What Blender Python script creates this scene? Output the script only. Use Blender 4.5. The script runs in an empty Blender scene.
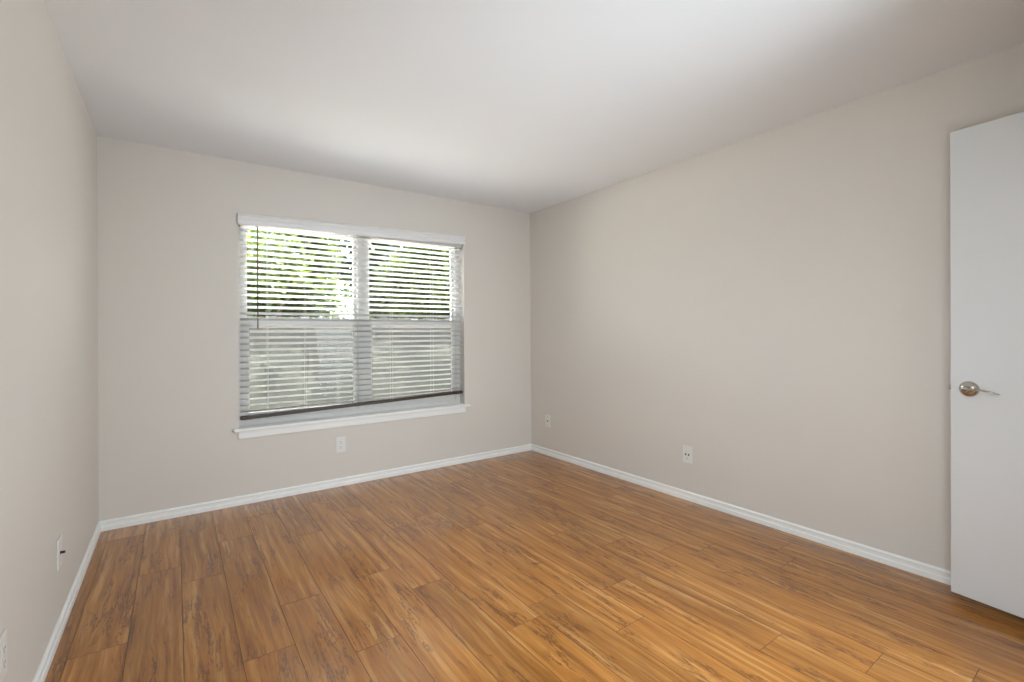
import bpy, bmesh, math, random
from mathutils import Vector, Matrix

# ------------------------------------------------------------------ camera, world, sun, exposure
sc = bpy.context.scene
C = sc.collection
W, H, D = 3.372, 2.44, 4.10          # room width (x from -W to 0), height, depth (y from -D to 0)

cd = bpy.data.cameras.new('camera')
cam = bpy.data.objects.new('camera', cd); C.objects.link(cam)
cd.sensor_fit = 'HORIZONTAL'; cd.sensor_width = 36.0
cd.lens = 471.44 / 1024 * 36.0
cd.shift_y = -9.24 / 1024
cd.clip_start = 0.02; cd.clip_end = 200
Rv = Vector((0.813918, -0.58094011, -0.00678796))
Uv = Vector((0.00388519, -0.00624084, 0.99997298))
Fv = Vector((0.58096677, 0.81392238, 0.00282247))
m = Matrix((Rv, Uv, -Fv)).transposed().to_4x4()
m.translation = Vector((-2.98277532, -3.846842, 1.2039065))
cam.matrix_world = m
sc.camera = cam

sc.view_settings.view_transform = 'Standard'
sc.view_settings.look = 'None'
sc.view_settings.gamma = 1.0
sc.view_settings.use_curve_mapping = False
sc.view_settings.exposure = 0.13

w = bpy.data.worlds.new('sky'); sc.world = w; w.use_nodes = True
nt = w.node_tree; nt.nodes.clear()
wo = nt.nodes.new('ShaderNodeOutputWorld'); bg = nt.nodes.new('ShaderNodeBackground')
sk = nt.nodes.new('ShaderNodeTexSky'); sk.sky_type = 'NISHITA'; sk.sun_disc = False
sk.sun_elevation = math.radians(50); sk.sun_rotation = math.radians(75); sk.air_density = 1.0; sk.dust_density = 3.0
bg.inputs[1].default_value = 3.0
hs = nt.nodes.new('ShaderNodeHueSaturation'); hs.inputs['Saturation'].default_value = 0.55     # hazy sky
nt.links.new(sk.outputs[0], hs.inputs['Color']); nt.links.new(hs.outputs[0], bg.inputs[0]); nt.links.new(bg.outputs[0], wo.inputs[0])

sl = bpy.data.lights.new('sun', 'SUN'); sl.energy = 48.0; sl.angle = math.radians(1.0); sl.color = (1, 0.96, 0.88)
so = bpy.data.objects.new('sun', sl); C.objects.link(so)
sd = Vector((math.cos(math.radians(52)) * 0.94, math.cos(math.radians(52)) * 0.34, math.sin(math.radians(52))))
so.rotation_euler = sd.to_track_quat('Z', 'Y').to_euler(); so.location = (6, 6, 8)

# added soft fill lights, unseen, behind the camera at left and right
def fill_light(name, loc, yaw, pitch, sx, sy, power, col=(0.80, 0.915, 1.0)):
    al = bpy.data.lights.new(name, 'AREA'); al.shape = 'RECTANGLE'; al.size = sx; al.size_y = sy
    al.energy = power; al.color = col; al.spread = math.radians(125)
    ao = bpy.data.objects.new(name, al); C.objects.link(ao); ao.location = loc
    d = Vector((math.sin(math.radians(yaw)) * math.cos(math.radians(pitch)), math.cos(math.radians(yaw)) * math.cos(math.radians(pitch)), math.sin(math.radians(pitch))))
    ao.rotation_euler = (-d).to_track_quat('Z', 'Y').to_euler()
fill_light('fill_behind_left', (-2.45, -D + 0.36, 1.10), 40, -6, 0.95, 1.4, 19.5)
fill_light('fill_behind_right', (-0.85, -D + 0.20, 1.08), -37, -3, 0.74, 1.95, 28.0)
HALL_FILL_POWER = 12.0        # added globe in the unseen hallway, for fill
FILL_GLOBE_COLOR = (0.93, 0.97, 1.0)

# ------------------------------------------------------------------ materials
def mat(name):
    m = bpy.data.materials.new(name); m.use_nodes = True
    nt = m.node_tree
    return m, nt, nt.nodes['Principled BSDF'], nt.nodes['Material Output']

def srgb(r, g, b):
    f = lambda c: (c / 255 / 12.92) if c / 255 <= 0.04045 else ((c / 255 + 0.055) / 1.055) ** 2.4
    return (f(r), f(g), f(b), 1)

def paint(name, col, rough=0.6, bump=0.0, scale=300, vary=0.0, spec=0.5):
    m, nt, p, out = mat(name)
    p.inputs['Base Color'].default_value = col; p.inputs['Roughness'].default_value = rough
    p.inputs['Specular IOR Level'].default_value = spec
    tc = nt.nodes.new('ShaderNodeTexCoord')
    n = nt.nodes.new('ShaderNodeTexNoise'); n.inputs['Scale'].default_value = scale; n.inputs['Detail'].default_value = 3
    nt.links.new(tc.outputs['Object'], n.inputs['Vector'])
    if bump:
        b = nt.nodes.new('ShaderNodeBump'); b.inputs['Strength'].default_value = bump; b.inputs['Distance'].default_value = 0.002
        nt.links.new(n.outputs['Fac'], b.inputs['Height']); nt.links.new(b.outputs[0], p.inputs['Normal'])
    if vary:
        n2 = nt.nodes.new('ShaderNodeTexNoise'); n2.inputs['Scale'].default_value = 2.5; n2.inputs['Detail'].default_value = 2
        nt.links.new(tc.outputs['Object'], n2.inputs['Vector'])
        mx = nt.nodes.new('ShaderNodeMix'); mx.data_type = 'RGBA'
        mx.inputs['A'].default_value = col; mx.inputs['B'].default_value = tuple(c * (1 - vary) for c in col[:3]) + (1,)
        nt.links.new(n2.outputs['Fac'], mx.inputs['Factor']); nt.links.new(mx.outputs['Result'], p.inputs['Base Color'])
    return m

M = {}
M['wall'] = paint('wall paint', srgb(221, 214, 205), 0.55, 0.35, 260, 0.03, 0.35)
M['ceiling'] = paint('ceiling paint', srgb(240, 241, 243), 0.8, 0.3, 220, 0.0, 0.2)
M['trim'] = paint('white trim paint', srgb(245, 244, 240), 0.35, 0.05, 60)
M['door'] = paint('white door paint', srgb(220, 220, 219), 0.45, 0.06, 90, 0.0, 0.4)
M['vinyl'] = paint('white window vinyl', srgb(213, 210, 205), 0.4, 0.03, 50)
M['plate'] = paint('white plastic plate', srgb(232, 229, 224), 0.3, 0.02, 50)
M['almond'] = paint('painted over plate', srgb(234, 229, 221), 0.4, 0.05, 90)
M['dark'] = paint('dark slot', srgb(35, 32, 30), 0.6)
M['grey'] = paint('grey slot', srgb(140, 134, 128), 0.6)
M['valance'] = paint('white valance', srgb(236, 235, 233), 0.4, 0.04, 80)
M['slat'] = paint('white blind slat', srgb(206, 203, 198), 0.4, 0.04, 80)
M['cord'] = paint('white cord', srgb(215, 213, 208), 0.8, 0.1, 400)
M['brown'] = paint('dark brown stained wood', srgb(70, 52, 40), 0.45, 0.1, 120, 0.2)
M['house'] = paint('exterior siding', srgb(170, 165, 155), 0.8, 0.2, 40)
M['bark'] = paint('bark', srgb(88, 72, 58), 0.9, 0.8, 25, 0.4)

def metal(name, col, rough):
    m, nt, p, out = mat(name)
    p.inputs['Base Color'].default_value = col; p.inputs['Metallic'].default_value = 1; p.inputs['Roughness'].default_value = rough
    n = nt.nodes.new('ShaderNodeTexNoise'); n.inputs['Scale'].default_value = 60
    mr = nt.nodes.new('ShaderNodeMapRange'); mr.inputs['To Min'].default_value = rough * 0.8; mr.inputs['To Max'].default_value = rough * 1.2
    nt.links.new(n.outputs['Fac'], mr.inputs['Value']); nt.links.new(mr.outputs[0], p.inputs['Roughness'])
    return m
M['nickel'] = metal('satin nickel', srgb(190, 184, 174), 0.22)
M['steel'] = metal('dark steel', srgb(95, 85, 75), 0.35)

def glass_mat():
    m, nt, p, out = mat('window glass'); nt.nodes.remove(p)
    t = nt.nodes.new('ShaderNodeBsdfTransparent'); t.inputs[0].default_value = (0.95, 0.97, 0.96, 1)
    g = nt.nodes.new('ShaderNodeBsdfGlossy'); g.inputs['Roughness'].default_value = 0.02
    f = nt.nodes.new('ShaderNodeFresnel'); f.inputs[0].default_value = 1.2
    x = nt.nodes.new('ShaderNodeMixShader')
    nt.links.new(f.outputs[0], x.inputs[0]); nt.links.new(t.outputs[0], x.inputs[1]); nt.links.new(g.outputs[0], x.inputs[2])
    nt.links.new(x.outputs[0], out.inputs[0]); return m
M['glass'] = glass_mat()

def screen_mat():
    m, nt, p, out = mat('insect screen mesh')
    p.inputs['Base Color'].default_value = srgb(140, 139, 136); p.inputs['Roughness'].default_value = 0.7
    t = nt.nodes.new('ShaderNodeBsdfTransparent')
    x = nt.nodes.new('ShaderNodeMixShader'); x.inputs[0].default_value = 0.56
    nt.links.new(t.outputs[0], x.inputs[1]); nt.links.new(p.outputs[0], x.inputs[2]); nt.links.new(x.outputs[0], out.inputs[0])
    return m
M['screen'] = screen_mat()

def emit(name, col, s):
    m, nt, p, out = mat(name)
    p.inputs['Base Color'].default_value = (0.9, 0.9, 0.9, 1)
    p.inputs['Emission Color'].default_value = tuple(col) + (1,); p.inputs['Emission Strength'].default_value = s
    return m

def leaf_mat(name, c1, c2, trans):
    m, nt, p, out = mat(name); nt.nodes.remove(p)
    g = nt.nodes.new('ShaderNodeNewGeometry')
    mx = nt.nodes.new('ShaderNodeMix'); mx.data_type = 'RGBA'; mx.inputs['A'].default_value = c1; mx.inputs['B'].default_value = c2
    pw = nt.nodes.new('ShaderNodeMath'); pw.operation = 'POWER'; pw.inputs[1].default_value = 1.8
    nt.links.new(g.outputs['Random Per Island'], pw.inputs[0]); nt.links.new(pw.outputs[0], mx.inputs['Factor'])
    d = nt.nodes.new('ShaderNodeBsdfDiffuse'); t = nt.nodes.new('ShaderNodeBsdfTranslucent')
    gl = nt.nodes.new('ShaderNodeBsdfGlossy'); gl.inputs['Roughness'].default_value = 0.35
    x = nt.nodes.new('ShaderNodeMixShader'); x.inputs[0].default_value = trans
    x2 = nt.nodes.new('ShaderNodeMixShader'); x2.inputs[0].default_value = 0.06
    nt.links.new(mx.outputs['Result'], d.inputs[0]); nt.links.new(mx.outputs['Result'], t.inputs[0])
    nt.links.new(d.outputs[0], x.inputs[1]); nt.links.new(t.outputs[0], x.inputs[2])
    nt.links.new(x.outputs[0], x2.inputs[1]); nt.links.new(gl.outputs[0], x2.inputs[2]); nt.links.new(x2.outputs[0], out.inputs[0])
    return m
M['leaf_tree'] = leaf_mat('bright green leaves', srgb(40, 56, 18), srgb(98, 118, 30), 0.45)
M['leaf_dark'] = leaf_mat('deep green leaves', srgb(22, 38, 20), srgb(62, 84, 34), 0.35)
M['leaf_grey'] = leaf_mat('grey green leaves', srgb(78, 80, 70), srgb(150, 150, 134), 0.3)

def ground_mat(name, a, b, sc_):
    m, nt, p, out = mat(name)
    tc = nt.nodes.new('ShaderNodeTexCoord')
    n = nt.nodes.new('ShaderNodeTexNoise'); n.inputs['Scale'].default_value = sc_; n.inputs['Detail'].default_value = 8
    r = nt.nodes.new('ShaderNodeValToRGB'); r.color_ramp.elements[0].color = a; r.color_ramp.elements[1].color = b
    r.color_ramp.elements[0].position = 0.35; r.color_ramp.elements[1].position = 0.65
    nt.links.new(tc.outputs['Object'], n.inputs[0]); nt.links.new(n.outputs[0], r.inputs[0]); nt.links.new(r.outputs[0], p.inputs['Base Color'])
    p.inputs['Roughness'].default_value = 0.95
    return m
M['gravel'] = ground_mat('pale gravel', srgb(110, 104, 92), srgb(190, 184, 172), 14)
M['bounce_slab'] = ground_mat('pale bounce slab', srgb(222, 218, 210), srgb(236, 232, 226), 5)  # very pale, so the added slab throws light upward
M['fence'] = ground_mat('weathered fence boards', srgb(58, 56, 52), srgb(76, 73, 68), 9)

def wood_mat():
    m, nt, p, out = mat('laminate wood')
    N = nt.nodes.new; L = nt.links.new
    at = N('ShaderNodeAttribute'); at.attribute_name = 'plank'          # rgb: random per plank
    tc = N('ShaderNodeTexCoord')
    sc20 = N('ShaderNodeVectorMath'); sc20.operation = 'MULTIPLY'; sc20.inputs[1].default_value = (37, 53, 91)
    L(at.outputs['Vector'], sc20.inputs[0])
    ad = N('ShaderNodeVectorMath'); ad.operation = 'ADD'; L(tc.outputs['Object'], ad.inputs[0]); L(sc20.outputs[0], ad.inputs[1])
    # slow wander of the grain sideways
    wn = N('ShaderNodeTexNoise'); wn.inputs['Scale'].default_value = 1.0; wn.inputs['Detail'].default_value = 2
    wm = N('ShaderNodeMapping'); wm.inputs['Scale'].default_value = (5, 1.6, 1); L(ad.outputs[0], wm.inputs[0]); L(wm.outputs[0], wn.inputs['Vector'])
    ws = N('ShaderNodeMath'); ws.operation = 'MULTIPLY_ADD'; ws.inputs[1].default_value = 0.05; ws.inputs[2].default_value = -0.025
    L(wn.outputs['Fac'], ws.inputs[0])
    cx = N('ShaderNodeCombineXYZ'); L(ws.outputs[0], cx.inputs[0])
    ad2 = N('ShaderNodeVectorMath'); ad2.operation = 'ADD'; L(ad.outputs[0], ad2.inputs[0]); L(cx.outputs[0], ad2.inputs[1])
    def noise(sx, sy, detail=4, rough=0.55, src=ad2, dist=0.0):
        mp = N('ShaderNodeMapping'); mp.inputs['Scale'].default_value = (sx, sy, 1); L(src.outputs[0], mp.inputs[0])
        n = N('ShaderNodeTexNoise'); n.inputs['Scale'].default_value = 1; n.inputs['Detail'].default_value = detail
        n.inputs['Roughness'].default_value = rough; n.inputs['Distortion'].default_value = dist
        L(mp.outputs[0], n.inputs['Vector']); return n.outputs['Fac']
    def ramp(f, stops):
        r = N('ShaderNodeValToRGB'); e = r.color_ramp.elements
        e[0].position, e[0].color = stops[0]; e[1].position, e[1].color = stops[-1]
        for pos, c in stops[1:-1]:
            k = e.new(pos); k.color = c
        L(f, r.inputs[0]); return r.outputs[0]
    g = lambda v: (v, v, v, 1)
    def mix(a, b, f, mode='MIX'):
        x = N('ShaderNodeMix'); x.data_type = 'RGBA'; x.blend_type = mode
        for s, v in (('A', a), ('B', b)):
            if isinstance(v, tuple): x.inputs[s].default_value = v
            else: L(v, x.inputs[s])
        if isinstance(f, float): x.inputs['Factor'].default_value = f
        else: L(f, x.inputs['Factor'])
        return x.outputs['Result']
    base = ramp(noise(34, 1.5, 4, 0.55), [(0.28, srgb(146, 88, 24)), (0.42, srgb(168, 107, 36)), (0.55, srgb(181, 119, 48)), (0.70, srgb(204, 148, 82))])
    # tone per plank
    sx = N('ShaderNodeSeparateXYZ'); L(at.outputs['Vector'], sx.inputs[0])
    tone = ramp(sx.outputs[2], [(0.0, g(0.84)), (0.5, g(0.97)), (1.0, g(1.08))])
    col = mix(base, tone, 1.0, 'MULTIPLY')
    fine = ramp(noise(95, 5.0, 5, 0.65), [(0.3, g(0.72)), (0.7, g(1.2))])
    col = mix(col, fine, 0.8, 'MULTIPLY')
    med = ramp(noise(48, 1.3, 6, 0.65), [(0.34, g(0.50)), (0.46, g(1.0))])
    col = mix(col, med, 0.55, 'MULTIPLY')
    # dark ragged cracks, only here and there
    cr = ramp(noise(20, 2.0, 9, 0.72, dist=0.25), [(0.470, g(0)), (0.50, g(1)), (0.530, g(0))])
    msk = ramp(noise(9, 2.2, 3, 0.5, src=ad), [(0.49, g(0)), (0.56, g(1))])
    crm = mix(g(0), cr, msk)
    col = mix(col, srgb(84, 46, 18), mix(g(0), crm, 0.85))
    # knots and smudges
    kn = ramp(noise(16, 5.5, 5, 0.6, dist=0.8), [(0.67, g(0)), (0.76, g(1))])
    col = mix(col, srgb(84, 48, 26), mix(g(0), kn, 0.75))
    L(col, p.inputs['Base Color'])
    rr = ramp(noise(60, 3, 3), [(0.3, g(0.36)), (0.7, g(0.46))])
    L(rr, p.inputs['Roughness'])
    p.inputs['Specular IOR Level'].default_value = 0.1
    p.inputs['Coat Weight'].default_value = 1.0; p.inputs['Coat Roughness'].default_value = 0.2; p.inputs['Coat IOR'].default_value = 1.52
    b = N('ShaderNodeBump'); b.inputs['Strength'].default_value = 0.15; b.inputs['Distance'].default_value = 0.0006
    L(noise(160, 5, 3), b.inputs['Height']); L(b.outputs[0], p.inputs['Normal'])
    return m
M['wood'] = wood_mat()
M['groove'] = paint('plank bevel', srgb(105, 66, 36), 0.5)

# ------------------------------------------------------------------ mesh helpers
def box(bm, x0, x1, y0, y1, z0, z1, bev=0.0, mi=0):
    vs = [bm.verts.new((x, y, z)) for x in (x0, x1) for y in (y0, y1) for z in (z0, z1)]
    fs = []
    for q in ((0, 1, 3, 2), (4, 6, 7, 5), (0, 4, 5, 1), (2, 3, 7, 6), (0, 2, 6, 4), (1, 5, 7, 3)):
        f = bm.faces.new([vs[i] for i in q]); f.material_index = mi; fs.append(f)
    if bev:
        es = list({e for f in fs for e in f.edges})
        bmesh.ops.bevel(bm, geom=es, offset=bev, segments=2, affect='EDGES', profile=0.5)
    return vs

def cyl(bm, c, axis, r, h, n=24, r2=None):
    """cylinder with base centre c, along axis"""
    axis = Vector(axis).normalized(); r2 = r if r2 is None else r2
    q = axis.to_track_quat('Z', 'Y')
    a = [bm.verts.new(Vector(c) + q @ Vector((r * math.cos(t), r * math.sin(t), 0))) for t in [2 * math.pi * i / n for i in range(n)]]
    b = [bm.verts.new(Vector(c) + q @ Vector((r2 * math.cos(t), r2 * math.sin(t), h))) for t in [2 * math.pi * i / n for i in range(n)]]
    for i in range(n):
        bm.faces.new((a[i], a[(i + 1) % n], b[(i + 1) % n], b[i]))
    bm.faces.new(a[::-1]); bm.faces.new(b)

def lathe(bm, c, axis, prof, n=32):
    """prof: list of (r, h)"""
    q = Vector(axis).normalized().to_track_quat('Z', 'Y'); rings = []
    for r, h in prof:
        if r < 1e-6: rings.append([bm.verts.new(Vector(c) + q @ Vector((0, 0, h)))])
        else: rings.append([bm.verts.new(Vector(c) + q @ Vector((r * math.cos(2 * math.pi * i / n), r * math.sin(2 * math.pi * i / n), h))) for i in range(n)])
    for a, b in zip(rings, rings[1:]):
        for i in range(n):
            j = (i + 1) % n
            if len(a) == 1: bm.faces.new((a[0], b[j], b[i]))
            elif len(b) == 1: bm.faces.new((a[i], a[j], b[0]))
            else: bm.faces.new((a[i], a[j], b[j], b[i]))

def tube(bm, pts, radii, n=12, flat=None):
    """swept tube; flat=(sx, sz) squashes the section"""
    pts = [Vector(p) for p in pts]; rings = []
    for i, p in enumerate(pts):
        d = (pts[min(i + 1, len(pts) - 1)] - pts[max(i - 1, 0)]).normalized()
        s = d.cross(Vector((0, 0, 1)))
        s = Vector((1, 0, 0)) if s.length < 1e-4 else s.normalized()
        u = s.cross(d); r = radii[i] if hasattr(radii, '__len__') else radii
        fx, fz = flat if flat else (1, 1)
        rings.append([bm.verts.new(p + s * r * fx * math.cos(2 * math.pi * k / n) + u * r * fz * math.sin(2 * math.pi * k / n)) for k in range(n)])
    for a, b in zip(rings, rings[1:]):
        for k in range(n): bm.faces.new((a[k], a[(k + 1) % n], b[(k + 1) % n], b[k]))
    bm.faces.new(rings[0][::-1]); bm.faces.new(rings[-1])

def prism(bm, prof, p0, p1, out, miter0=0, miter1=0):
    """profile (depth, height) swept from p0 to p1; out = depth direction"""
    p0, p1, out = Vector(p0), Vector(p1), Vector(out); d = (p1 - p0).normalized()
    a = [bm.verts.new(p0 + out * x + Vector((0, 0, z)) + d * x * miter0) for x, z in prof]
    b = [bm.verts.new(p1 + out * x + Vector((0, 0, z)) - d * x * miter1) for x, z in prof]
    n = len(prof)
    for i in range(n): bm.faces.new((a[i], a[(i + 1) % n], b[(i + 1) % n], b[i]))
    bm.faces.new(a[::-1]); bm.faces.new(b)

def obj(name, bm, mats, parent=None, smooth=False):
    bmesh.ops.recalc_face_normals(bm, faces=bm.faces)
    me = bpy.data.meshes.new(name); bm.to_mesh(me); bm.free()
    for k in (mats if isinstance(mats, (list, tuple)) else [mats]): me.materials.append(k)
    if smooth:
        for f in me.polygons: f.use_smooth = True
    o = bpy.data.objects.new(name, me); C.objects.link(o)
    if parent: o.parent = parent
    return o

def struct(name, bm, m, label=None, cat=None):
    o = obj(name, bm, m); o['kind'] = 'structure'
    if label: o['label'] = label
    if cat: o['category'] = cat
    return o

def empty(name, loc, label, cat, group=None, rot=(0, 0, 0)):
    o = bpy.data.objects.new(name, None); C.objects.link(o); o.empty_display_size = 0.05
    o.location = loc; o.rotation_euler = rot
    o['label'] = label; o['category'] = cat
    if group: o['group'] = group
    return o

# ------------------------------------------------------------------ floor
random.seed(11)
PW, PL, PX = 0.177, 1.237, -2.963
known = {-2: -1.455, -1: -1.455 + 0.62, 0: -1.05, 1: -1.857, 2: -1.54, 3: -2.046, 4: -1.505, 5: -1.757, 6: -2.276,
         9: -2.29, 10: -2.935, 11: -3.212, 12: -2.204}
bm = bmesh.new(); cl = bm.loops.layers.float_color.new('plank')
HY = -D - 1.45
for k in range(-3, 18):
    xa, xb = max(PX + k * PW, -W - 0.1), min(PX + (k + 1) * PW, 0.1)
    if xb - xa < 0.004: continue
    j = known.get(k, random.uniform(-2, -0.8))
    ys = sorted([j + n * PL for n in range(-6, 6)])
    for y0 in ys:
        a, b = max(y0, HY), min(y0 + PL, 0.1)
        if b - a < 0.01: continue
        rnd = (random.random(), random.random(), random.random(), 1)
        g = 0.0011; z1 = 0.0; z0 = -0.0014
        T = [bm.verts.new(v) for v in ((xa + g, a + g, z1), (xb - g, a + g, z1), (xb - g, b - g, z1), (xa + g, b - g, z1))]
        B = [bm.verts.new(v) for v in ((xa, a, z0), (xb, a, z0), (xb, b, z0), (xa, b, z0))]
        f = bm.faces.new(T)
        fs = [f]
        for i in range(4):
            q = bm.faces.new((B[i], B[(i + 1) % 4], T[(i + 1) % 4], T[i])); q.material_index = 1; fs.append(q)
        for f in fs:
            for l in f.loops: l[cl] = rnd
box(bm, -W - 0.1, 0.1, HY, 0.1, -0.12, -0.0016, 0, 1)
fl = struct('floor', bm, [M['wood'], M['groove']], 'orange brown wood plank laminate floor with dark knots and cracks', 'floor')

# ------------------------------------------------------------------ walls with openings, ceiling
WX0, WX1, WZ0, WZ1 = -2.618, -0.786, 0.53, 2.058      # window opening
T = 0.17
bm = bmesh.new()
box(bm, -W - T, WX0, 0, T, -0.1, H + 0.1); box(bm, WX1, T, 0, T, -0.1, H + 0.1)
box(bm, WX0, WX1, 0, T, -0.1, WZ0); box(bm, WX0, WX1, 0, T, WZ1, H + 0.1)
struct('wall_back', bm, M['wall'], 'greige back wall around the window', 'wall')
bm = bmesh.new(); box(bm, -W - T, -W, HY, 0, -0.1, H + 0.1)
struct('wall_left', bm, M['wall'], 'greige left wall with two white plates low down', 'wall')
bm = bmesh.new(); box(bm, 0, T, HY, 0, -0.1, H + 0.1)
struct('wall_right', bm, M['wall'], 'long greige right wall behind the open door', 'wall')
DX0, DX1 = -1.075, -0.295                             # doorway in the near wall
bm = bmesh.new()
box(bm, -W, -2.85, -D - 0.12, -D, 0, H); box(bm, -1.25, DX0, -D - 0.12, -D, 0, H)
box(bm, -2.85, -1.25, -D - 0.12, -D, 0, 0.4); box(bm, -2.85, -1.25, -D - 0.12, -D, 1.95, H); box(bm, DX1, 0, -D - 0.12, -D, 0, H); box(bm, DX0, DX1, -D - 0.12, -D, 2.10, H)
struct('wall_near', bm, M['wall'], 'greige wall with the doorway', 'wall')
bm = bmesh.new(); box(bm, -W, 0, HY, HY + 0.1, 0, H)
struct('wall_hall', bm, M['wall'], 'greige hallway wall beyond the doorway', 'wall')
bm = bmesh.new(); box(bm, -W - T, T, HY - 0.1, T, H, H + 0.12)
struct('ceiling', bm, M['ceiling'], 'flat white ceiling', 'ceiling')
bm = bmesh.new(); box(bm, -W - 0.5, 0.5, HY - 0.3, T + 0.35, H + 0.12, H + 0.3)
struct('light_blocking_roof', bm, M['house'])  # unseen slab, added so no light leaks in from above

# door casing of the near doorway
bm = bmesh.new()
for xa, xb, za, zb in ((DX0 - 0.057, DX0, 0, 2.157), (DX1, DX1 + 0.057, 0, 2.157), (DX0, DX1, 2.10, 2.157)):
    box(bm, xa, xb, -D, -D + 0.014, za, zb, 0.003)
for xa, xb, za, zb in ((DX0, DX0 + 0.015, 0, 2.10), (DX1 - 0.015, DX1, 0, 2.10), (DX0, DX1, 2.085, 2.10)):
    box(bm, xa, xb, -D - 0.12, -D, za, zb)
struct('trim_1', bm, M['trim'], 'white casing around the doorway', 'trim')

# added unseen window for the fill light: frame, central rail and opaque pane
bm = bmesh.new()
for a, b, c, d in ((-2.85, -2.80, 0.4, 1.95), (-1.30, -1.25, 0.4, 1.95), (-2.80, -1.30, 0.4, 0.45), (-2.80, -1.30, 1.90, 1.95), (-2.80, -1.30, 1.15, 1.20)):
    box(bm, a, b, -D - 0.09, -D - 0.04, c, d, 0.002)
w2 = struct('added_window', bm, M['vinyl'], 'added unseen white window in the near wall', 'window')
bm = bmesh.new(); box(bm, -2.80, -1.30, -D - 0.07, -D - 0.064, 0.45, 1.90); obj('pane', bm, M['door'], w2)

# baseboards: 63 mm high moulded profile
bp = [(0, 0), (0.0125, 0), (0.0125, 0.024), (0.0112, 0.028), (0.0085, 0.031), (0.0082, 0.046), (0.0105, 0.050), (0.0105, 0.0545), (0.0080, 0.058), (0.0045, 0.0605), (0.0035, 0.063), (0, 0.063)]
bm = bmesh.new(); prism(bm, bp, (-W, 0, 0), (0, 0, 0), (0, -1, 0), 1, 1)
struct('baseboard_back', bm, M['trim'], 'white moulded baseboard under the window', 'baseboard')
bm = bmesh.new(); prism(bm, bp, (-W, -D, 0), (-W, 0, 0), (1, 0, 0), 0, 1)
struct('baseboard_left', bm, M['trim'], 'white moulded baseboard along the left wall', 'baseboard')
bm = bmesh.new(); prism(bm, bp, (0, 0, 0), (0, -D, 0), (-1, 0, 0), 1, 0)
struct('baseboard_right', bm, M['trim'], 'white moulded baseboard along the right wall', 'baseboard')

# ------------------------------------------------------------------ window: two single-hung units, mullion, stool, apron
win = bpy.data.objects.new('window_1', None); C.objects.link(win); win.location = (WX0, 0, WZ0)
win['kind'] = 'structure'; win['label'] = 'double white vinyl window behind the blind'; win['category'] = 'window'
wb = Matrix.Translation((-WX0, 0, -WZ0))
def wpart(name, bm, m, **k):
    bm.transform(wb); return obj(name, bm, m, win, **k)
Y0 = 0.085
bm = bmesh.new()    # outer frame lining the opening
box(bm, WX0, WX0 + 0.045, Y0, T, WZ0, WZ1, 0.003); box(bm, WX1 - 0.045, WX1, Y0, T, WZ0, WZ1, 0.003)
box(bm, WX0 + 0.045, WX1 - 0.045, Y0, T, WZ1 - 0.026, WZ1, 0.003); box(bm, WX0 + 0.045, WX1 - 0.045, Y0, T, WZ0, WZ0 + 0.05, 0.003)
wpart('window_frame', bm, M['vinyl'])
MX = -1.705
bm = bmesh.new(); box(bm, MX - 0.045, MX + 0.045, Y0 - 0.004, T, WZ0 + 0.05, WZ1 - 0.026, 0.003)
wpart('mullion', bm, M['vinyl'])
for a, b in ((WX0 + 0.045, MX - 0.045), (MX + 0.045, WX1 - 0.045)):
    s = 0.030
    bm = bmesh.new()        # upper sash, set outward
    box(bm, a, a + 0.022, 0.125, 0.150, 1.27, WZ1 - 0.026); box(bm, b - 0.022, b, 0.125, 0.150, 1.27, WZ1 - 0.026)
    box(bm, a + 0.022, b - 0.022, 0.125, 0.150, WZ1 - 0.026 - 0.018, WZ1 - 0.026); box(bm, a + 0.022, b - 0.022, 0.125, 0.150, 1.27, 1.305)
    us = wpart('upper_sash', bm, M['vinyl'])
    bm = bmesh.new(); box(bm, a + 0.022, b - 0.022, 0.135, 0.139, 1.305, WZ1 - 0.026 - 0.018); bm.transform(wb)
    obj('pane', bm, M['glass'], us)
    bm = bmesh.new()        # lower sash, inward, with wide meeting rail
    box(bm, a, a + s, 0.092, 0.122, WZ0 + 0.05, 1.325, 0.002); box(bm, b - s, b, 0.092, 0.122, WZ0 + 0.05, 1.325, 0.002)
    box(bm, a + s, b - s, 0.092, 0.122, 1.255, 1.325, 0.002); box(bm, a + s, b - s, 0.092, 0.122, WZ0 + 0.05, WZ0 + 0.10, 0.002)
    ls = wpart('lower_sash', bm, M['vinyl'])
    bm = bmesh.new(); box(bm, a + s, b - s, 0.105, 0.109, WZ0 + 0.10, 1.255); bm.transform(wb)
    obj('pane', bm, M['glass'], ls)
    bm = bmesh.new(); box(bm, (a + b) / 2 - 0.03, (a + b) / 2 + 0.03, 0.078, 0.093, 1.325, 1.337, 0.003); bm.transform(wb)
    obj('sash_lock', bm, M['vinyl'], ls)
    bm = bmesh.new()        # screen over the lower opening, outside
    box(bm, a + 0.002, b - 0.002, 0.1560, 0.1566, WZ0 + 0.052, 1.29)
    wpart('insect_screen', bm, M['screen'])
bm = bmesh.new()            # stool with horns, then apron
box(bm, WX0 - 0.035, WX1 + 0.045, -0.036, 0.0, 0.519, 0.543, 0.006)
box(bm, WX0 + 0.0005, WX1 - 0.0005, -0.001, Y0, 0.5295, 0.543)
wpart('window_sill', bm, M['trim'])
bm = bmesh.new(); prism(bm, [(0, 0), (0.010, 0), (0.014, 0.006), (0.014, 0.052), (0, 0.052)], (WX0 - 0.004, 0, 0.467), (WX1 + 0.004, 0, 0.467), (0, -1, 0), 0, 0)
wpart('apron', bm, M['trim'])

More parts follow.
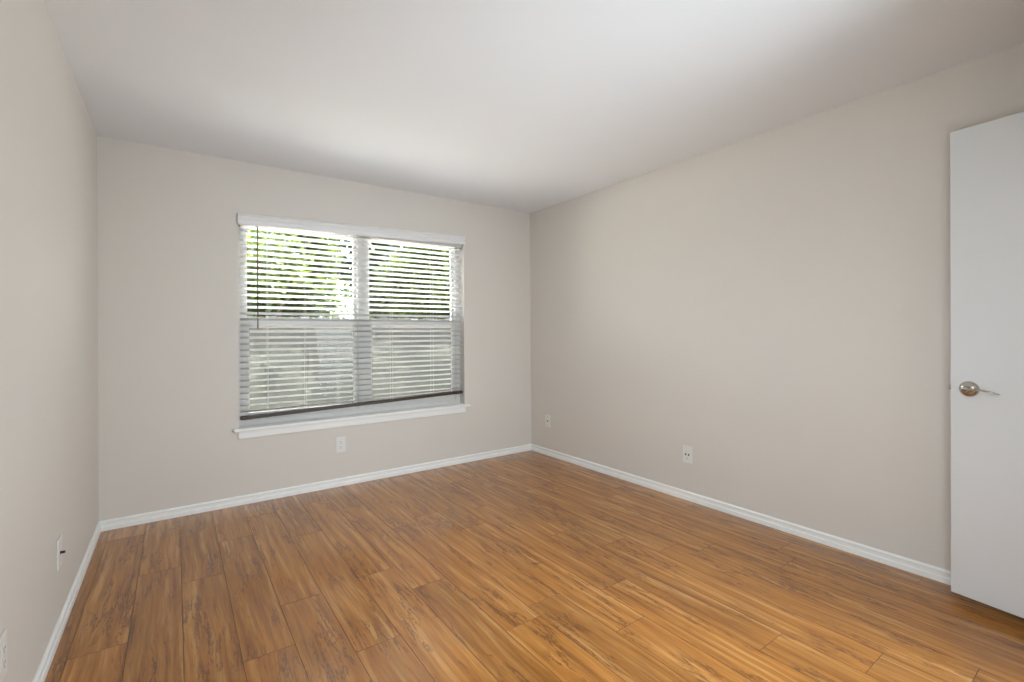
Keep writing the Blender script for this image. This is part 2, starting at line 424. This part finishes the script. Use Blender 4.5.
# ------------------------------------------------------------------ blind
BX0, BX1 = WX0 + 0.014, WX1 - 0.014
bl = empty('window_blind', (WX0, 0.035, WZ1), 'white wide slat window blind with dark brown bottom rail, mostly lowered over the window', 'blind')
bi = Matrix.Translation((-WX0, -0.035, -WZ1))
def bpart(name, bm, m, smooth=False, label=None, parent=None):
    bm.transform(bi); o = obj(name, bm, m, parent or bl, smooth)
    if label: o['label'] = label
    return o
tilt = math.atan(0.045 / 1.845)
bm = bmesh.new()            # crown moulded valance hanging a little askew, higher at the right
vp = [(-0.005, 0), (0.020, 0), (0.025, 0.005), (0.025, 0.020), (0.017, 0.025), (0.019, 0.033), (0.028, 0.043), (0.032, 0.052), (0.032, 0.057), (0.040, 0.061), (0.040, 0.070), (0.036, 0.074), (-0.005, 0.074)]
vp = [(max(d, 0.0015), z) for d, z in vp]
prism(bm, vp, (-2.622, 0, 1.987), (-0.783, 0, 1.987), (0, -1, 0), 0, 0)
for v in bm.verts: v.co.z += (v.co.x + 2.622) * math.tan(tilt)
bpart('valance', bm, M['valance'])
bm = bmesh.new(); box(bm, BX0, BX1, 0.006, 0.055, 2.004, 2.048, 0.002); bpart('headrail', bm, M['slat'])
PITCH = 0.0443; ZS = 1.272; ang = math.radians(18); CY = 0.036
def railz(x): return 0.607 + 0.048 * (x - BX0) / (BX1 - BX0)
bm = bmesh.new()
n_up, n_dn = 16, 14
for k in range(-n_up, n_dn + 1):
    z = ZS - k * PITCH
    if z > 1.99: continue
    ends = []
    for x in (BX0, BX1):
        zz = z; lim = railz(x) + 0.020 + (n_dn - k) * 0.012
        zz = max(zz, lim); fl_ = min(1.0, max(0.0, (zz - z) / 0.03)); ends.append((x, zz, ang * (1 - 0.6 * fl_)))
    sec = []
    for x, zz, an in ends:
        c, s = math.cos(an), math.sin(an); r = []
        for u, v in [(-0.025, 0.0), (-0.0245, 0.0014), (-0.012, 0.0026), (0.0, 0.0031), (0.012, 0.0026), (0.0245, 0.0014), (0.025, 0.0), (0.0245, -0.0010), (0.012, 0.0), (0, 0.0005), (-0.012, 0.0), (-0.0245, -0.0010)]:
            r.append(bm.verts.new((x, CY + u * c + v * s, zz - u * s + v * c)))
        sec.append(r)
    a, b = sec; n = len(a)
    for i in range(n): bm.faces.new((a[i], a[(i + 1) % n], b[(i + 1) % n], b[i]))
    bm.faces.new(a[::-1]); bm.faces.new(b)
bpart('slats', bm, M['slat'])
bm = bmesh.new(); vs = box(bm, BX0 - 0.002, BX1 + 0.004, 0.012, 0.058, 0.595, 0.619, 0.004)
for v in bm.verts: v.co.z += 0.048 * (v.co.x - BX0) / (BX1 - BX0)
bpart('bottom_rail', bm, M['brown'], label='dark brown bottom rail')
for x in (-2.43, -2.17, -1.925, -1.735, -1.48, -1.10, -0.845):
    bm = bmesh.new()
    for yy in (0.0085, 0.0625): cyl(bm, (x, yy, railz(x) + 0.01), (0, 0, 1), 0.0009, 1.995 - railz(x), 6)
    bpart('ladder_cord', bm, M['cord'])
bm = bmesh.new(); cyl(bm, (-2.497, -0.002, 1.262), (0, 0, 1), 0.0038, 0.725, 10); lathe(bm, (-2.497, -0.002, 1.250), (0, 0, 1), [(0, 0), (0.004, 0.001), (0.0055, 0.006), (0.004, 0.014)], 10)
bpart('tilt_wand', bm, M['brown'], label='dark brown tilt wand')

# ------------------------------------------------------------------ wall plates
def plate_thing(name, loc, rz, label, cat, kind, group=None, mt='plate'):
    """plate built in local frame: faces -y, x to the right, z up"""
    t = empty(name, loc, label, cat, group, (0, 0, rz))
    Wp, Hp = (0.074, 0.122)
    bm = bmesh.new(); box(bm, -Wp / 2, Wp / 2, -0.0065, 0, -Hp / 2, Hp / 2, 0.0025)
    obj('cover_plate', bm, M[mt], t)
    def screw(z):
        bm = bmesh.new(); cyl(bm, (0, -0.0062, z), (0, -1, 0), 0.0035, 0.0014, 12); obj('screw', bm, M[mt if kind != 'jack' else 'grey'], t)
    if kind in ('duplex', 'duplex_grey'):
        for s in (-1, 1):
            bm = bmesh.new(); box(bm, -0.0165, 0.0165, -0.0082, -0.006, s * 0.0195 - 0.0145, s * 0.0195 + 0.0145, 0.0009)
            r = obj('receptacle', bm, M[mt], t)
            bm = bmesh.new()
            for x, h in ((-0.0064, 0.0045), (0.0064, 0.0036)): box(bm, x - 0.0015, x + 0.0015, -0.0086, -0.008, s * 0.0195 + 0.004 - h, s * 0.0195 + 0.004 + h)
            cyl(bm, (0, -0.008, s * 0.0195 - 0.0075), (0, -1, 0), 0.0026, 0.0006, 10)
            obj('slots', bm, M['dark' if kind == 'duplex' else 'grey'], r)
        screw(0)
    elif kind == 'pair':
        bm = bmesh.new(); box(bm, -0.0165, 0.0165, -0.0080, -0.006, -0.033, 0.033, 0.0009); r = obj('receptacle', bm, M[mt], t)
        for x in (-0.0125, 0.0125):
            bm = bmesh.new(); box(bm, x - 0.005, x + 0.005, -0.0085, -0.008, -0.0075, 0.0075, 0.0002); obj('opening', bm, M['dark'], r)
        bm = bmesh.new(); box(bm, -0.004, 0.004, -0.0085, -0.0079, -0.029, -0.024); obj('slot', bm, M['grey'], r)
        bm = bmesh.new(); box(bm, -0.009, -0.003, -0.0085, -0.0079, 0.022, 0.026); obj('slot', bm, M['grey'], r)
        screw(0.047); screw(-0.047)
    elif kind in ('jack', 'jack_long'):
        L_ = 0.006 if kind == 'jack' else 0.012
        bm = bmesh.new(); cyl(bm, (0, -0.006, 0), (0, -1, 0), 0.0075, 0.003, 6); cyl(bm, (0, -0.009, 0), (0, -1, 0), 0.0048, L_, 16)
        obj('coaxial_jack', bm, M['steel'], t)
        screw(0.042); screw(-0.042)
    return t
plate_thing('wall_outlet', (-1.917, 0, 0.327), 0, 'white duplex outlet on the back wall just below the window', 'outlet', 'duplex_grey')
plate_thing('wall_outlet', (0, -1.825, 0.327), -math.pi / 2 , 'white wall plate with two dark openings, midway along the right wall', 'outlet', 'pair')
plate_thing('cable_jack_plate', (0, -0.270, 0.338), -math.pi / 2, 'small pale jack plate on the right wall near the far corner', 'cable jack', 'jack', mt='almond')
plate_thing('cable_jack_plate', (-W, -1.225, 0.328), math.pi / 2, 'white plate with protruding dark cable jack, low on the left wall', 'cable jack', 'jack_long')
plate_thing('wall_outlet', (-W, -2.000, 0.335), math.pi / 2, 'white outlet plate low on the left wall, cut by the photo edge', 'outlet', 'duplex_grey')

# ------------------------------------------------------------------ door, standing open in front of the right wall
E0 = Vector((-0.1915, -3.2755, 0)); E1 = Vector((-0.2202, -3.4980, 0))
u = (E1 - E0).normalized()                      # free edge towards hinge
n_room = Vector((u.y, -u.x, 0));                # which side faces the room
if n_room.x > 0: n_room = -n_room
DWd, DT, Z0d, Z1d = 0.762, 0.035, 0.047, 2.0765
door = bpy.data.objects.new('door_1', None); C.objects.link(door); door['kind'] = 'structure'
door['label'] = 'flat white interior door standing open at the right with lever handle'; door['category'] = 'door'
# local frame: x along door from free edge to hinge, y into the wall side, z up
mw = Matrix((u, -n_room, Vector((0, 0, 1)))).transposed().to_4x4(); mw.translation = E0
mw = mw @ Matrix.Translation((0, 0, 1.06)) @ Matrix.Rotation(0.0062, 4, 'Y') @ Matrix.Translation((0, 0, -1.06))   # the door has sagged a little
door.matrix_world = mw
bm = bmesh.new(); box(bm, 0, DWd, 0, DT, Z0d, Z1d, 0.0015); obj('door_slab', bm, M['door'], door)
bm = bmesh.new(); box(bm, -0.0012, 0.001, 0.005, 0.030, 0.923, 0.980, 0.0004); lp = obj('latch_plate', bm, M['nickel'], door)
bm = bmesh.new(); box(bm, -0.011, -0.001, 0.011, 0.024, 0.942, 0.962, 0.002); obj('latch_bolt', bm, M['nickel'], lp)
HZ, HX = 0.950, 0.062
for s, y in ((-1, 0.0), (1, DT)):
    bm = bmesh.new()
    lathe(bm, (HX, y, HZ), (0, s, 0), [(0.0, 0.0), (0.0335, 0.0), (0.0335, 0.003), (0.0315, 0.008), (0.0265, 0.0135), (0.019, 0.017), (0.0125, 0.019), (0.0115, 0.026), (0.0115, 0.046), (0.009, 0.050), (0, 0.051)], 40)
    h = obj('door_handle', bm, M['nickel'], door, True)
    bm = bmesh.new()
    yy = y + s * 0.044
    tube(bm, [(HX - 0.008, yy, HZ), (HX + 0.012, yy + s * 0.002, HZ + 0.001), (HX + 0.035, yy + s * 0.005, HZ + 0.003), (HX + 0.058, yy + s * 0.006, HZ + 0.002), (HX + 0.080, yy + s * 0.003, HZ - 0.003), (HX + 0.100, yy - s * 0.002, HZ - 0.008), (HX + 0.108, yy - s * 0.004, HZ - 0.010)],
         [0.009, 0.0095, 0.009, 0.009, 0.0085, 0.007, 0.003], 14, (1.0, 0.42))
    obj('lever', bm, M['nickel'], h, True)
for z in (0.25, 1.06, 1.88):
    bm = bmesh.new(); cyl(bm, (DWd + 0.004, DT * 0.0 - 0.004 + DT, z - 0.045), (0, 0, 1), 0.006, 0.09, 12); obj('hinge', bm, M['nickel'], door)

# ------------------------------------------------------------------ fill globe added in the unseen hall
def fill_globe(loc, power, label):
    t = empty('fill_globe', loc, label, 'fill light')
    bm = bmesh.new(); lathe(bm, (0, 0, 0), (0, 0, -1), [(0, 0), (0.085, 0), (0.085, 0.012), (0.07, 0.022), (0.03, 0.03), (0.02, 0.07), (0.0, 0.07)], 40)
    obj('canopy', bm, M['nickel'], t, True)
    area = 4 * math.pi * 0.13 ** 2
    bm = bmesh.new(); bmesh.ops.create_uvsphere(bm, u_segments=32, v_segments=16, radius=0.13, matrix=Matrix.Translation((0, 0, -0.195)))
    obj('globe', bm, emit('added fill glow', FILL_GLOBE_COLOR, power / (area * math.pi)), t, True)
fill_globe((-1.6, -D - 0.72, H), HALL_FILL_POWER, 'added white fill globe in the unseen hallway')

# ------------------------------------------------------------------ outside
bm = bmesh.new(); box(bm, -20, 20, T + 0.01, 30, -0.45, -0.30)
struct('ground', bm, M['gravel'])

def foliage(name, loc, rx, rz, zc, n, size, mt, label, cat, group, seed, trunk_h, clumps=14, ry=None):
    random.seed(seed); ry = ry or rx
    t = empty(name, loc, label, cat, group)
    bm = bmesh.new()
    top = zc
    tube(bm, [(0, 0, 0), (0.05, 0.02, top * 0.4), (-0.04, 0.05, top * 0.8), (0.02, 0, top + rz * 0.5)], [trunk_h, trunk_h * 0.8, trunk_h * 0.6, trunk_h * 0.25], 10)
    for i in range(7):
        a = random.uniform(0, 6.28); zz = top * random.uniform(0.55, 1.0)
        tube(bm, [(0, 0, zz), (rx * 0.4 * math.cos(a), ry * 0.4 * math.sin(a), zz + rz * 0.25), (rx * 0.8 * math.cos(a), ry * 0.8 * math.sin(a), zz + rz * 0.35)], [trunk_h * 0.4, trunk_h * 0.25, trunk_h * 0.08], 6)
    obj('trunk', bm, M['bark'], t)
    cs = []
    for i in range(clumps):
        while True:
            v = Vector((random.uniform(-1, 1), random.uniform(-1, 1), random.uniform(-1, 1)))
            if v.length < 1: break
        cs.append((Vector((v.x * rx * .75, v.y * ry * .75, zc + v.z * rz * .75)), random.uniform(.28, .5)))
    vs, fs = [], []
    for i in range(n):
        c, r = random.choice(cs)
        d = Vector((random.gauss(0, 1), random.gauss(0, 1), random.gauss(0, 1))).normalized() * (random.random() ** 0.4) * r
        p = c + Vector((d.x * rx, d.y * ry, d.z * rz * 1.0))
        s = size * random.uniform(.6, 1.25)
        ax = Vector((random.gauss(0, 1), random.gauss(0, 1), random.gauss(-.3, .6))).normalized()
        sd_ = ax.cross(Vector((random.gauss(0, .5), random.gauss(0, .5), 1))).normalized(); up = ax.cross(sd_)
        k = len(vs)
        vs += [p, p + ax * s * .45 + sd_ * s * .26 + up * s * .06, p + ax * s, p + ax * s * .45 - sd_ * s * .26 + up * s * .06]
        fs += [(k, k + 1, k + 2), (k, k + 2, k + 3)]
    me = bpy.data.meshes.new('leaves'); me.from_pydata([tuple(v) for v in vs], [], fs); me.materials.append(M[mt])
    o = bpy.data.objects.new('leaves', me); C.objects.link(o); o.parent = t
    return t
G = -0.30
tg, sg = 'trees outside the window', 'shrubs outside the window'
bm = bmesh.new(); box(bm, -8, 6, T + 0.02, 3.2, -0.30, -0.27, 0.005)  # unseen pale slab, added to bounce sunlight up onto the blind
struct('bounce_slab', bm, M['bounce_slab'])
fe = empty('garden_fence', (1.0, 6.1, G), 'weathered grey board fence behind the shrubs outside the window', 'fence')
bm = bmesh.new()
for i in range(70):
    x = -6 + i * 0.2; box(bm, x, x + 0.19, 0, 0.02, 0.03, 1.85 + 0.01 * math.sin(i * 2.3), 0.003)
obj('fence_boards', bm, M['fence'], fe)
bm = bmesh.new()
for z in (0.3, 1.5): box(bm, -6, 8, 0.02, 0.06, z, z + 0.09)
obj('fence_rails', bm, M['fence'], fe)
foliage('leafy_tree', (-1.2, 8.0, G), 1.9, 1.6, 3.1, 16000, .17, 'leaf_tree', 'bright green leafy tree behind the left window unit', 'tree', tg, 1, .12, 18)
foliage('leafy_tree', (2.75, 8.2, G), 1.9, 1.6, 3.1, 16000, .17, 'leaf_tree', 'bright green leafy tree behind the middle of the window', 'tree', tg, 2, .12, 18)
foliage('leafy_tree', (6.7, 8.2, G), 1.9, 1.6, 3.1, 16000, .17, 'leaf_tree', 'bright green leafy tree behind the right window unit', 'tree', tg, 8, .12, 18)
for i, (x, y, lb) in enumerate(((-2.2, 14.0, 'beyond the left edge of the window'), (4.5, 14.0, 'beyond the middle of the window'), (11.2, 14.0, 'beyond the right edge of the window'), (1.4, 22.0, 'in the far distance'))):
    r = 2.6 if y < 20 else 3.6
    foliage('leafy_tree', (x, y, G), r, r * 0.9, 3.6 if y < 20 else 5.2, 15000, .36, 'leaf_dark', 'deep green leafy tree ' + lb, 'tree', tg, 30 + i, .18, 26, ry=2.2)
for i, (x, lb) in enumerate(((-1.7, 'left edge'), (-0.05, 'left half'), (1.6, 'middle'), (3.25, 'right half'), (4.9, 'right edge'))):
    foliage('garden_shrub', (x, 4.9, G), .74, .72, .80, 6500, .09, 'leaf_grey', 'grey green shrub before the fence, low through the %s of the window' % lb, 'shrub', sg, 20 + i, .035, 16, ry=.6)
